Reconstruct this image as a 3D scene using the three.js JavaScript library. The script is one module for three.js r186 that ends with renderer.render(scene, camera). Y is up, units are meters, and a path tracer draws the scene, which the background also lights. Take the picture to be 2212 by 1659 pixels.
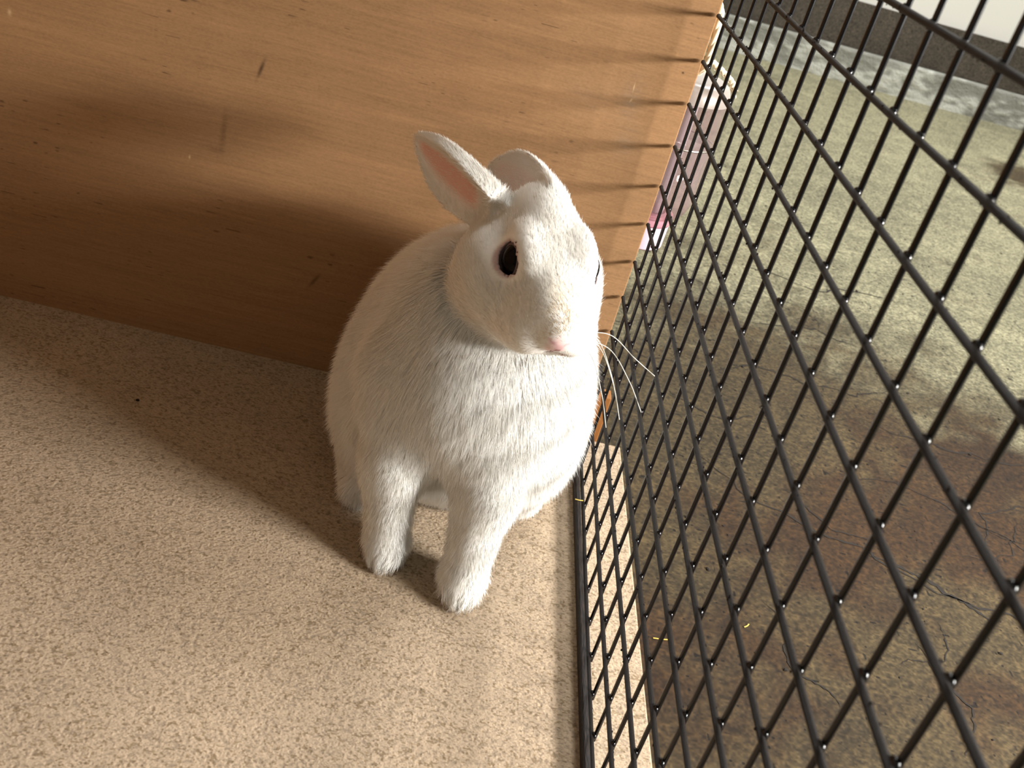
import * as THREE from 'three';
import { mergeGeometries } from 'three/addons/utils/BufferGeometryUtils.js';
import { RoundedBoxGeometry } from 'three/addons/geometries/RoundedBoxGeometry.js';
import { RectAreaLightUniformsLib } from 'three/addons/lights/RectAreaLightUniformsLib.js';

// ---------------------------------------------------------------- camera, light, exposure
const scene = new THREE.Scene();
scene.background = new THREE.Color(0x000000);
const camera = new THREE.PerspectiveCamera(41.313, 2212 / 1659, 0.01, 30);
{
  const right = new THREE.Vector3(0.96883, 0.24511, -0.03586);
  const up = new THREE.Vector3(-0.23008, 0.83671, -0.49697);
  const back = new THREE.Vector3(-0.09181, 0.48973, 0.86703);
  camera.quaternion.setFromRotationMatrix(new THREE.Matrix4().makeBasis(right, up, back));
  camera.position.set(-0.1162, 0.36126, 0.59763);
  camera.focus = 0.52; camera.userData.fStop = 24;
}
const renderer = new THREE.WebGLRenderer({ antialias: true });
renderer.toneMapping = THREE.LinearToneMapping;
renderer.toneMappingExposure = 1.0;
renderer.shadowMap.enabled = true;
RectAreaLightUniformsLib.init();

// the low tube lamp that stands outside the mesh, and an unseen ceiling panel added for fill
const LAMP = { at: [0.79, 0.415, 0.445], aim: [-0.1, 0.1, 0.1], width: 0.35, height: 0.13, intensity: 172, color: new THREE.Color(1.0, 0.98, 0.94) };
const FILL_PANEL = { at: [1.1, 2.37, -1.05], width: 1.2, depth: 0.6, intensity: 35.0, color: new THREE.Color(0.98, 0.99, 1.0) };

// ---------------------------------------------------------------- helpers
let seed = 20240607;
function rnd() { seed = (seed + 0x6d2b79f5) | 0; let t = Math.imul(seed ^ (seed >>> 15), 1 | seed); t = (t + Math.imul(t ^ (t >>> 7), 61 | t)) ^ t; return ((t ^ (t >>> 14)) >>> 0) / 4294967296; }
const V = (x, y, z) => new THREE.Vector3(x, y, z);
const lerp = (a, b, t) => a + (b - a) * t;
const clamp = (x, a = 0, b = 1) => Math.min(b, Math.max(a, x));
const smooth = (a, b, x) => { const t = clamp((x - a) / (b - a)); return t * t * (3 - 2 * t); };
const taken = {};
function numbered(name) { const n = taken[name] = (taken[name] ?? -1) + 1; return n ? name + '_' + String(n).padStart(3, '0') : name; }
function mesh(name, geometry, material, parent = scene) {
  const m = new THREE.Mesh(geometry, material);
  m.name = parent === scene ? numbered(name) : name; m.castShadow = m.receiveShadow = true; parent.add(m); return m;
}
function group(name) { const g = new THREE.Group(); g.name = numbered(name); scene.add(g); return g; }
function tag(o, label, category, grp) { o.userData.label = label; o.userData.category = category; if (grp) o.userData.group = grp; return o; }
function structure(o, label, category) { o.userData.kind = 'structure'; o.userData.label = label; o.userData.category = category; return o; }
// periodic value noise on a lattice of n x m cells
function lattice(n, m) { const a = new Float32Array(n * m); for (let i = 0; i < a.length; i++) a[i] = rnd(); return { a, n, m }; }
function vnoise(L, x, y) {
  const { a, n, m } = L; let xi = Math.floor(x), yi = Math.floor(y); const fx = x - xi, fy = y - yi;
  xi = ((xi % n) + n) % n; yi = ((yi % m) + m) % m; const x1 = (xi + 1) % n, y1 = (yi + 1) % m;
  const u = fx * fx * (3 - 2 * fx), v = fy * fy * (3 - 2 * fy);
  const p = a[yi * n + xi], q = a[yi * n + x1], r = a[y1 * n + xi], s = a[y1 * n + x1];
  return p + (q - p) * u + (r - p + (p - q - r + s) * u) * v;
}
function octave(n, m) { const L = lattice(n, m); return (u, v) => vnoise(L, u * n, v * m); }
function dataTexture(w, h, fill, srgb) {
  const d = new Uint8Array(w * h * 4), c = [0, 0, 0];
  for (let y = 0; y < h; y++) for (let x = 0; x < w; x++) { fill(x / w, y / h, c, x, y); const i = (y * w + x) * 4; d[i] = clamp(c[0], 0, 255); d[i + 1] = clamp(c[1], 0, 255); d[i + 2] = clamp(c[2], 0, 255); d[i + 3] = 255; }
  const t = new THREE.DataTexture(d, w, h); t.wrapS = t.wrapT = THREE.RepeatWrapping; t.magFilter = THREE.LinearFilter; t.minFilter = THREE.LinearMipmapLinearFilter; t.generateMipmaps = true;
  if (srgb) t.colorSpace = THREE.SRGBColorSpace; t.needsUpdate = true; return t;
}
// box with uv in metres (planar per face)
function metreUV(g) {
  const p = g.attributes.position, n = g.attributes.normal, uv = new Float32Array(p.count * 2);
  for (let i = 0; i < p.count; i++) {
    const ax = Math.abs(n.getX(i)), ay = Math.abs(n.getY(i)), az = Math.abs(n.getZ(i));
    if (ay >= ax && ay >= az) { uv[2 * i] = p.getX(i); uv[2 * i + 1] = -p.getZ(i); }
    else if (az >= ax) { uv[2 * i] = p.getX(i); uv[2 * i + 1] = p.getY(i); }
    else { uv[2 * i] = p.getZ(i); uv[2 * i + 1] = p.getY(i); }
  }
  g.setAttribute('uv', new THREE.BufferAttribute(uv, 2)); return g;
}
function box(x0, x1, y0, y1, z0, z1, r = 0) {
  const w = x1 - x0, h = y1 - y0, d = z1 - z0;
  const g = r ? new RoundedBoxGeometry(w, h, d, 2, r) : new THREE.BoxGeometry(w, h, d);
  g.translate((x0 + x1) / 2, (y0 + y1) / 2, (z0 + z1) / 2); return metreUV(g);
}
function tube(points, radius, seg = 8, n = null) {
  const c = new THREE.CatmullRomCurve3(points.map((p) => V(...p)));
  return new THREE.TubeGeometry(c, n ?? Math.max(4, points.length * 6), radius, seg, false);
}

// ---------------------------------------------------------------- materials
const CARPET_TILE = 0.5, WOOD_W = 0.8, WOOD_H = 0.4, CONC_TILE = 0.7;
const carpetHeight = (() => {
  const a = octave(190, 270), b = octave(380, 520), c = octave(700, 800), e = octave(34, 30);
  return (u, v) => { const s = a(u, v) * 0.2 + b(u, v) * 0.48 + c(u, v) * 0.32; return s + (e(u, v) - 0.5) * 0.07; };
})();
const carpetSpeck = (() => { const a = octave(300, 400), b = octave(520, 640), c = octave(12, 9); return (u, v) => a(u, v) * 0.62 + b(u, v) * 0.38 + (c(u, v) - 0.5) * 0.06; })();
const carpetTone = octave(9, 8), carpetFine = octave(900, 900);
const carpetMap = dataTexture(2048, 2048, (u, v, c) => {
  const h = carpetHeight(u, v), k = smooth(0.40, 0.20, carpetSpeck(u, v)), pit = smooth(0.46, 0.27, h) * 0.42;
  const t = 0.93 + 0.09 * carpetTone(u, v) + 0.10 * (carpetFine(u, v) - 0.5) + 0.18 * (h - 0.5);
  const m = t * (1 - 0.21 * clamp(k + pit));
  c[0] = 176 * m; c[1] = 155 * m * (1 - 0.03 * k); c[2] = 130 * m * (1 - 0.1 * k);
}, true);
const carpetBump = dataTexture(2048, 2048, (u, v, c) => { const h = carpetHeight(u, v) * 255; c[0] = c[1] = c[2] = h; });
for (const t of [carpetMap, carpetBump]) t.repeat.set(1 / CARPET_TILE, 1 / CARPET_TILE);
const matCarpet = new THREE.MeshStandardMaterial({ map: carpetMap, bumpMap: carpetBump, bumpScale: 0.00045, roughness: 1 });

function stain(u, v, cu, cv, ru, rv, ang = 0) { const c = Math.cos(ang), s = Math.sin(ang), x = u - cu, y = v - cv; const a = (x * c + y * s) / ru, b = (-x * s + y * c) / rv; return Math.exp(-(a * a + b * b) * 1.2); }
const woodGrain = (() => { const a = octave(9, 200), b = octave(30, 520), c = octave(4, 40), e = octave(70, 800), f = octave(3, 3); return { g: (u, v) => { const w = v + 0.004 * f(u, v); return a(u, w) * 0.22 + b(u, w) * 0.3 + c(u, w) * 0.2 + e(u, w) * 0.28; }, pore: octave(120, 420), pore2: octave(20, 16), blotch: octave(11, 7), fine: octave(700, 700) }; })();
const woodMap = dataTexture(2048, 1024, (u, v, c) => {
  const g = woodGrain.g(u, v), p = smooth(0.88, 0.98, woodGrain.pore(u, v)) * smooth(0.5, 0.8, woodGrain.pore2(u, v));
  let m = 0.90 + 0.17 * (g - 0.5) + 0.05 * (woodGrain.blotch(u, v) - 0.5) + 0.07 * (woodGrain.fine(u, v) - 0.5); m *= 1 - 0.3 * p;
  // texture spans x = -0.7 .. 0.1 and y = 0 .. 0.4
  const x = u * WOOD_W - 0.7, y = v * WOOD_H, n = 0.55 + 0.9 * (woodGrain.pore(u, v) - 0.5);
  const dark = stain(x, y, -0.2452, 0.189, 0.0011, 0.0052, -0.25) * 0.42 + stain(x, y, -0.266, 0.1345, 0.007, 0.0022) * 0.2 * n + stain(x, y, -0.2625, 0.146, 0.0018, 0.012) * 0.13 + stain(x, y, -0.195, 0.064, 0.0012, 0.006, -0.5) * 0.25 + stain(x, y, -0.009, 0.2485, 0.0007, 0.0005) * 0.6;
  const grey = clamp((stain(x, y, -0.033, 0.227, 0.006, 0.014) + stain(x, y, -0.028, 0.202, 0.008, 0.01) * 0.8 + stain(x, y, -0.058, 0.222, 0.018, 0.012) * 0.35) * n);
  const pale = stain(x, y, -0.0335, 0.2335, 0.0003, 0.0024, 0.05) + stain(x, y, -0.033, 0.226, 0.0005, 0.0014, -0.4) * 0.8 + stain(x, y, -0.281, 0.1255, 0.0006, 0.0013) + stain(x, y, -0.389, 0.184, 0.0012, 0.002) * 0.8;
  m *= 1 - dark;
  let r = 171 * m, gg = 131 * m, b = 93 * m;
  r = lerp(r, 152 * m, grey * 0.55); gg = lerp(gg, 132 * m, grey * 0.5); b = lerp(b, 112 * m, grey * 0.6);
  const q = clamp(pale) * 0.7; c[0] = lerp(r, 226, q); c[1] = lerp(gg, 196, q); c[2] = lerp(b, 150, q);
}, true);
woodMap.repeat.set(1 / WOOD_W, 1 / WOOD_H); woodMap.offset.set(0.7 / WOOD_W, 0);
const woodBump = dataTexture(1024, 512, (u, v, c) => { c[0] = c[1] = c[2] = 255 * woodGrain.g(u, v); }); woodBump.repeat.copy(woodMap.repeat); woodBump.offset.copy(woodMap.offset);
const matWood = new THREE.MeshPhysicalMaterial({ map: woodMap, bumpMap: woodBump, bumpScale: 0.00006, roughness: 0.9, specularIntensity: 0.12 });
const matWoodEdge = new THREE.MeshStandardMaterial({ color: 0xcf9f68, roughness: 0.8 });

const conc = (() => { const a = octave(9, 11), b = octave(60, 64), c = octave(260, 270), d = octave(500, 520), e = octave(330, 300), f = octave(25, 23); return { tone: (u, v) => a(u, v) * 0.35 + f(u, v) * 0.35 + b(u, v) * 0.3, grit: c, fine: d, chip: e, pit: octave(210, 200) }; })();
const concMap = dataTexture(2048, 2048, (u, v, c) => {
  let m = 0.80 + 0.22 * (conc.tone(u, v) - 0.5) + 0.32 * (conc.grit(u, v) - 0.5) + 0.34 * (conc.fine(u, v) - 0.5);
  const chip = smooth(0.86, 0.96, conc.chip(u, v)), pit = smooth(0.12, 0.04, conc.pit(u, v));
  m = lerp(m, 1.12, chip * 0.5) * (1 - 0.6 * pit);
  c[0] = 196 * m; c[1] = 190 * m; c[2] = 172 * m;
}, true);
const concBump = dataTexture(1024, 1024, (u, v, c) => { c[0] = c[1] = c[2] = 255 * (0.5 + 0.5 * (conc.grit(u, v) - 0.5) + 0.35 * (conc.fine(u, v) - 0.5) + 0.25 * (conc.tone(u, v) - 0.5) - 0.4 * smooth(0.12, 0.04, conc.pit(u, v))); });
for (const t of [concMap, concBump]) t.repeat.set(1 / CONC_TILE, 1 / CONC_TILE);
const matConcrete = new THREE.MeshPhysicalMaterial({ map: concMap, bumpMap: concBump, bumpScale: 0.0006, roughness: 0.8, specularIntensity: 0.5, vertexColors: true });
const matCurb = new THREE.MeshStandardMaterial({ bumpMap: concBump, bumpScale: 0.0015, roughness: 0.9, vertexColors: true });
const matBoard = new THREE.MeshStandardMaterial({ map: concMap, color: new THREE.Color(0.20, 0.17, 0.15), roughness: 0.75 });
const matCrack = new THREE.MeshStandardMaterial({ color: new THREE.Color(0.014, 0.010, 0.007), roughness: 1 });
const matWhite = new THREE.MeshStandardMaterial({ color: new THREE.Color(0.84, 0.82, 0.75), roughness: 0.9 });
const matGreyWall = new THREE.MeshStandardMaterial({ color: new THREE.Color(0.72, 0.71, 0.69), roughness: 0.9 });
const matCeiling = new THREE.MeshStandardMaterial({ color: new THREE.Color(0.72, 0.71, 0.69), roughness: 0.95 });
const dust = octave(64, 64), dustFine = octave(256, 256);
const wireDust = dataTexture(256, 256, (u, v, c) => { const d = clamp(0.25 + 0.9 * (dust(u, v) - 0.5) + 0.8 * (dustFine(u, v) - 0.5)); c[0] = 16 + 38 * d; c[1] = 12 + 28 * d; c[2] = 11 + 19 * d; }, true);
wireDust.repeat.set(24, 2);
const wireBump = dataTexture(256, 256, (u, v, c) => { c[0] = c[1] = c[2] = 255 * clamp(0.3 + 0.7 * dustFine(u, v)); }); wireBump.repeat.set(24, 2);
const matWireDusty = new THREE.MeshPhysicalMaterial({ map: wireDust, bumpMap: wireBump, bumpScale: 0.0003, roughness: 0.55, specularIntensity: 0.5 });
const matWire = new THREE.MeshPhysicalMaterial({ color: 0x060409, roughness: 0.2, specularIntensity: 1.0 });
const matDirt = new THREE.MeshStandardMaterial({ color: 0x1c1510, roughness: 1 });
const matMetal = new THREE.MeshStandardMaterial({ color: 0xb9b4a8, roughness: 0.3, metalness: 1 });
const matPaint = new THREE.MeshStandardMaterial({ color: 0xd8d6d0, roughness: 0.5 });
const matCord = new THREE.MeshStandardMaterial({ color: 0xe9dcc0, roughness: 1 });
const matStraw = new THREE.MeshStandardMaterial({ color: 0xc9a94e, roughness: 0.8 });
const matTape = new THREE.MeshStandardMaterial({ color: 0xeee6d4, roughness: 0.7 });
const glow = (c, k) => new THREE.MeshStandardMaterial({ color: 0xffffff, emissive: c, emissiveIntensity: k, roughness: 0.6 });

// ---------------------------------------------------------------- the room
const FLOOR_Y = -0.02, BACK_Z = -1.83;
const ROOM = { x0: -2.2, x1: 3.4, y1: 2.4, z1: 3.0 };
{
  // concrete floor: fine grid so that rust-brown stains and painted dimness are vertex colours
  const gx = [], gz = [];
  for (let x = ROOM.x0; x < 0; x += 0.2) gx.push(x); for (let x = 0; x < 1.4; x += 0.012) gx.push(x); for (let x = 1.4; x <= ROOM.x1 + 1e-6; x += 0.2) gx.push(x);
  for (let z = BACK_Z; z < 0.5; z += 0.012) gz.push(z); for (let z = 0.5; z <= ROOM.z1 + 1e-6; z += 0.25) gz.push(z);
  const pos = [], col = [], uv = [], nor = [], idx = [];
  const big = octave(40, 40), mid = octave(130, 130), sm = octave(420, 420), octFine = octave(600, 600), streak = octave(34, 260);
  for (const z of gz) for (const x of gx) {
    pos.push(x, FLOOR_Y, z); nor.push(0, 1, 0); uv.push(x, -z);
    const u = (x + 3) / 8, v = (z + 3) / 8;
    const b = big(u, v) * 0.5 + mid(u, v) * 0.35 + sm(u, v) * 0.15;
    // dried brown grime and dim light painted into the colour over the floor beside the hutch, with rust-dark patches in it, breaking up into clean grey-green concrete
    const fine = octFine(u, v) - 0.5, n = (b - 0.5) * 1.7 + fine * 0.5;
    const grimeAndDim = smooth(0.15, 0.75, Math.max(stain(x, z, 0.16, 0.20, 0.75, 0.62), stain(x, z, 0.92, -1.32, 0.10, 0.09) * 0.7) * 1.25 + n * 0.55);
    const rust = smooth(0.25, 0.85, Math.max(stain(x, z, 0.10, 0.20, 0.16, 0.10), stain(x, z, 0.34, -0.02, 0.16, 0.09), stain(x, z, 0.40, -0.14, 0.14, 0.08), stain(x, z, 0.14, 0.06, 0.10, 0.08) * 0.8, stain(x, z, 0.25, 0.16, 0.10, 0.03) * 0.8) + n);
    const t = 0.92 + 0.3 * (b - 0.5) + 0.22 * (streak(u, v) - 0.5), mix3 = (p, q, r) => lerp(lerp(p, q, grimeAndDim), r, rust * (0.35 + 0.65 * grimeAndDim)) * t;
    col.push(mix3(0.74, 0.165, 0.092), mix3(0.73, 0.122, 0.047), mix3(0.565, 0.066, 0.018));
  }
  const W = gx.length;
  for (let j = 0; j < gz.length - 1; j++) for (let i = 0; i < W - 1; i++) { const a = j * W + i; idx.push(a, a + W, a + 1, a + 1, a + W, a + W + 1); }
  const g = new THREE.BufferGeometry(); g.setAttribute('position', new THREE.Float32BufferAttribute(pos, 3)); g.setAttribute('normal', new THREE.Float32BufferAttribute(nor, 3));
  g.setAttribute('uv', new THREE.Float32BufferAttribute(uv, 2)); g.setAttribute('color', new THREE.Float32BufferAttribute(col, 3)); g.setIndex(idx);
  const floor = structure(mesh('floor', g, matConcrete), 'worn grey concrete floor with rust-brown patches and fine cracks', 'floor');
  mesh('slab', box(ROOM.x0 - 0.1, ROOM.x1 + 0.1, FLOOR_Y - 0.12, FLOOR_Y - 0.001, BACK_Z - 0.1, ROOM.z1 + 0.1), matWhite, floor);
  // cracks, each a thin dirt-filled line that wanders
  function crack(points, w) {
    w *= 0.7;
    const p = [], ix = []; let pts = points.map(([x, z]) => [x, z]);
    for (let k = 0; k < 4; k++) { const o = []; for (let i = 0; i < pts.length - 1; i++) { const [a, b] = [pts[i], pts[i + 1]], L = Math.hypot(b[0] - a[0], b[1] - a[1]); o.push(a, [(a[0] + b[0]) / 2 + (rnd() - 0.5) * L * 0.28, (a[1] + b[1]) / 2 + (rnd() - 0.5) * L * 0.28]); } o.push(pts[pts.length - 1]); pts = o; }
    for (let i = 0; i < pts.length; i++) {
      const a = pts[Math.max(0, i - 1)], b = pts[Math.min(pts.length - 1, i + 1)], L = Math.hypot(b[0] - a[0], b[1] - a[1]) || 1, ww = w * (0.25 + 0.9 * rnd()) * Math.min(1, 4 * Math.min(i + 0.3, pts.length - 0.7 - i) / pts.length);
      const nx = -(b[1] - a[1]) / L * ww, nz = (b[0] - a[0]) / L * ww; p.push(pts[i][0] + nx, FLOOR_Y + 0.0003, pts[i][1] + nz, pts[i][0] - nx, FLOOR_Y + 0.0003, pts[i][1] - nz);
      if (i) { const q = 2 * i; ix.push(q - 2, q - 1, q, q, q - 1, q + 1); }
    }
    const cg = new THREE.BufferGeometry(); cg.setAttribute('position', new THREE.Float32BufferAttribute(p, 3)); cg.setIndex(ix); cg.computeVertexNormals();
    mesh('crack', cg, matCrack, floor);
  }
  crack([[0.085, -0.05], [0.16, 0.015], [0.23, 0.05], [0.31, 0.075], [0.37, 0.11]], 0.0016);
  crack([[0.21, 0.04], [0.26, 0.065], [0.29, 0.085]], 0.003);
  crack([[0.16, -0.02], [0.19, 0.02], [0.235, 0.03]], 0.0013);
  crack([[0.2, -0.06], [0.3, -0.05], [0.37, 0.0], [0.45, -0.02]], 0.0013);
  crack([[0.12, -0.17], [0.19, -0.21], [0.27, -0.20], [0.33, -0.23]], 0.0016);
  crack([[0.18, -0.30], [0.26, -0.33], [0.31, -0.31]], 0.0018);
  crack([[0.2, -0.46], [0.3, -0.44], [0.42, -0.47]], 0.0018);
  crack([[0.12, 0.11], [0.13, 0.17], [0.155, 0.2]], 0.0011);
  crack([[0.22, 0.12], [0.24, 0.17], [0.22, 0.21]], 0.0012);
  crack([[0.25, -0.16], [0.38, -0.14], [0.5, -0.18]], 0.0016);
  crack([[0.3, 0.02], [0.33, -0.05], [0.4, -0.08]], 0.0012);
  crack([[0.08, -0.12], [0.13, -0.10], [0.17, -0.12]], 0.0014);
  for (let k = 0; k < 9; k++) { const x = 0.06 + rnd() * 0.45, z = 0.24 - rnd() * 0.8, a = rnd() * 3, L = 0.02 + rnd() * 0.05; crack([[x, z], [x + Math.cos(a) * L, z + Math.sin(a) * L], [x + Math.cos(a + 0.5) * L * 1.8, z + Math.sin(a + 0.5) * L * 1.8]], 0.0008); }
  // small dark flecks of grit lying on the concrete
  const fl = []; for (let k = 0; k < 420; k++) { const x = 0.04 + rnd() * 0.8, z = 0.26 - rnd() * 1.3, r = 0.0005 + 0.0012 * rnd() * rnd(); const f = new THREE.IcosahedronGeometry(r, 0); f.scale(1.4, 0.6, 0.9); f.rotateY(rnd() * 6); f.translate(x, FLOOR_Y + r * 0.3, z); fl.push(f); }
  mesh('grit', mergeGeometries(fl), matCrack, floor).userData.kind = 'stuff';

  // foundation curb along the back, with lime-washed splashes as vertex colours
  const cx0 = ROOM.x0, cx1 = ROOM.x1, NX = 900, NY = 18, cp = [], cc = [], cuv = [], cn = [], ci = [];
  const n1 = octave(70, 3), n2 = octave(260, 9), n3 = octave(420, 14);
  const CH = 0.075;
  for (let j = 0; j <= NY; j++) for (let i = 0; i <= NX; i++) {
    const u = i / NX, y = FLOOR_Y + (CH) * j / NY, x = lerp(cx0, cx1, u), v = j / NY; const n = n1(u, v) * 0.45 + n2(u, v) * 0.35 + n3(u, v) * 0.2;
    cp.push(x, y, BACK_Z + 0.012 + 0.006 * (n - 0.5) + (v > 0.96 ? -0.004 : 0)); cn.push(0, 0, 1); cuv.push(x, y);
    const lime = clamp(smooth(0.42, 0.66, n + 0.22 * (0.55 - v)));
    cc.push(lerp(0.27, 0.58, lime), lerp(0.27, 0.585, lime), lerp(0.23, 0.52, lime));
  }
  for (let j = 0; j < NY; j++) for (let i = 0; i < NX; i++) { const a = j * (NX + 1) + i; ci.push(a, a + 1, a + NX + 1, a + 1, a + NX + 2, a + NX + 1); }
  const cg = new THREE.BufferGeometry(); cg.setAttribute('position', new THREE.Float32BufferAttribute(cp, 3)); cg.setAttribute('uv', new THREE.Float32BufferAttribute(cuv, 2)); cg.setAttribute('color', new THREE.Float32BufferAttribute(cc, 3)); cg.setIndex(ci); cg.computeVertexNormals();
  structure(mesh('trim_1', cg, matCurb), 'pale lime-splashed concrete curb at the foot of the far wall', 'curb');
  structure(mesh('baseboard_back', box(ROOM.x0, ROOM.x1, FLOOR_Y + CH, 0.152, BACK_Z - 0.05, BACK_Z + 0.002), matBoard), 'dark stained sill board above the concrete curb', 'baseboard');
  structure(mesh('wall_back', box(ROOM.x0 - 0.1, ROOM.x1 + 0.1, FLOOR_Y - 0.05, ROOM.y1 + 0.1, BACK_Z - 0.12, BACK_Z - 0.012), matWhite), 'cream white far wall above the dark sill board', 'wall');
  structure(mesh('wall_left', box(ROOM.x0 - 0.12, ROOM.x0, FLOOR_Y - 0.05, ROOM.y1 + 0.1, BACK_Z - 0.12, ROOM.z1 + 0.1), matGreyWall), 'plain grey wall of the room behind the hutch side', 'wall');
  structure(mesh('wall_right', box(ROOM.x1, ROOM.x1 + 0.12, FLOOR_Y - 0.05, ROOM.y1 + 0.1, BACK_Z - 0.12, ROOM.z1 + 0.1), matGreyWall), 'plain grey wall of the room behind the tube lamp', 'wall');
  structure(mesh('wall_front', box(ROOM.x0 - 0.1, ROOM.x1 + 0.1, FLOOR_Y - 0.05, ROOM.y1 + 0.1, ROOM.z1, ROOM.z1 + 0.12), matGreyWall), 'plain grey wall of the room opposite the sill board', 'wall');
  structure(mesh('ceiling', box(ROOM.x0 - 0.1, ROOM.x1 + 0.1, ROOM.y1, ROOM.y1 + 0.12, BACK_Z - 0.12, ROOM.z1 + 0.1), matCeiling), 'plain grey ceiling of the room', 'ceiling');
}

// ---------------------------------------------------------------- tube lamp and added fill panel
{
  const t = group('tube_lamp'); tag(t, 'low standing tube lamp on a pole outside the mesh', 'lamp');
  const at = V(...LAMP.at), aim = V(...LAMP.aim); t.position.set(at.x, FLOOR_Y, at.z);
  const d = aim.clone().sub(at).normalize(), side = V(0, 1, 0).cross(d).normalize(), up = d.clone().cross(side);
  const head = new THREE.Quaternion().setFromRotationMatrix(new THREE.Matrix4().makeBasis(side, up, d));
  const place = (g, off) => { g.applyQuaternion(head); g.translate(d.x * off, at.y - FLOOR_Y + d.y * off, d.z * off); return g; };
  mesh('base', new THREE.CylinderGeometry(0.13, 0.14, 0.02, 40).translate(-d.x * 0.06, 0.01, -d.z * 0.06), matPaint, t);
  mesh('pole', new THREE.CylinderGeometry(0.011, 0.011, at.y - FLOOR_Y - 0.04, 16).translate(-d.x * 0.06, (at.y - FLOOR_Y) / 2, -d.z * 0.06), matMetal, t);
  mesh('housing', place(new RoundedBoxGeometry(LAMP.width + 0.05, LAMP.height + 0.03, 0.05, 3, 0.008), -0.04), matPaint, t);
  mesh('diffuser', place(new RoundedBoxGeometry(LAMP.width, LAMP.height, 0.012, 2, 0.003), -0.012), glow(LAMP.color, 4), t);
  const l = new THREE.RectAreaLight(LAMP.color, LAMP.intensity, LAMP.width, LAMP.height); l.name = 'tube_lamp_light'; l.position.copy(at); l.lookAt(aim); scene.add(l);

  const p = group('added_fill_panel'); tag(p, 'unseen fill panel added on the ceiling', 'lamp'); p.position.set(FILL_PANEL.at[0], ROOM.y1, FILL_PANEL.at[2]);  // panel added out of view to lift the fill and the far concrete
  mesh('frame', box(-FILL_PANEL.width / 2 - 0.03, FILL_PANEL.width / 2 + 0.03, -0.02, 0, -FILL_PANEL.depth / 2 - 0.03, FILL_PANEL.depth / 2 + 0.03), matPaint, p);
  mesh('diffuser', box(-FILL_PANEL.width / 2, FILL_PANEL.width / 2, -0.026, -0.0201, -FILL_PANEL.depth / 2, FILL_PANEL.depth / 2), glow(FILL_PANEL.color, 1.0), p);
  const l2 = new THREE.RectAreaLight(FILL_PANEL.color, FILL_PANEL.intensity, FILL_PANEL.width, FILL_PANEL.depth); l2.name = 'added_fill_light'; l2.position.set(...FILL_PANEL.at); l2.lookAt(FILL_PANEL.at[0], 0, FILL_PANEL.at[2]); scene.add(l2);
}

// ---------------------------------------------------------------- hutch: base board with carpet, plywood panels
const MESH_Z1 = 0.78, HUTCH_X0 = -0.62;
structure(mesh('trim_2', box(HUTCH_X0, 0.0285, FLOOR_Y, -0.0065, 0.0085, MESH_Z1), matWoodEdge), 'plywood base board under the carpet', 'base board');
{
  const g = box(HUTCH_X0, 0.0304, -0.0065, 0, 0.0085, MESH_Z1, 0.0012); structure(mesh('floor_carpet', g, matCarpet), 'tan low-pile carpet with dark flecks covering the hutch base', 'carpet');
  structure(mesh('trim_3', box(HUTCH_X0, 0.001, FLOOR_Y, -0.0004, -0.0001, 0.0087), matCarpet), 'narrow strip of carpet tucked against the plywood panel', 'carpet');
}
{
  // plywood back panel with a small bevel that catches the light on its free edge
  const s = new THREE.Shape(); s.moveTo(HUTCH_X0, FLOOR_Y + 0.001); s.lineTo(0, FLOOR_Y + 0.001); s.lineTo(0, 0.62); s.lineTo(HUTCH_X0, 0.62); s.closePath();
  const g = metreUV(new THREE.ExtrudeGeometry(s, { depth: 0.0076, bevelEnabled: true, bevelThickness: 0.0007, bevelSize: 0.0007, bevelOffset: -0.0007, bevelSegments: 2 }).translate(0, 0, -0.0084));
  structure(mesh('wall_plywood', g, matWood), 'reddish brown plywood panel behind the white rabbit', 'plywood wall');
  const g2 = box(HUTCH_X0 - 0.009, HUTCH_X0, FLOOR_Y, 0.62, -0.008, MESH_Z1); structure(mesh('wall_side', g2, matWood), 'reddish brown plywood side panel facing the mesh', 'plywood wall');
  const b = mesh('wood_batten', box(0.0008, 0.0155, FLOOR_Y, 0.03, -0.0125, -0.0004, 0.0008), new THREE.MeshStandardMaterial({ color: 0x8f5a24, roughness: 0.8 })); tag(b, 'short orange brown wood batten at the foot of the plywood edge', 'batten');
  const tp = mesh('tape_scrap', new THREE.BoxGeometry(0.006, 0.0022, 0.0005).rotateZ(0.12).translate(-0.0005, 0.0345, 0.0004), matTape); tag(tp, 'tiny white tape scrap stuck on the plywood edge beside the whiskers', 'tape');
}

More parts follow.
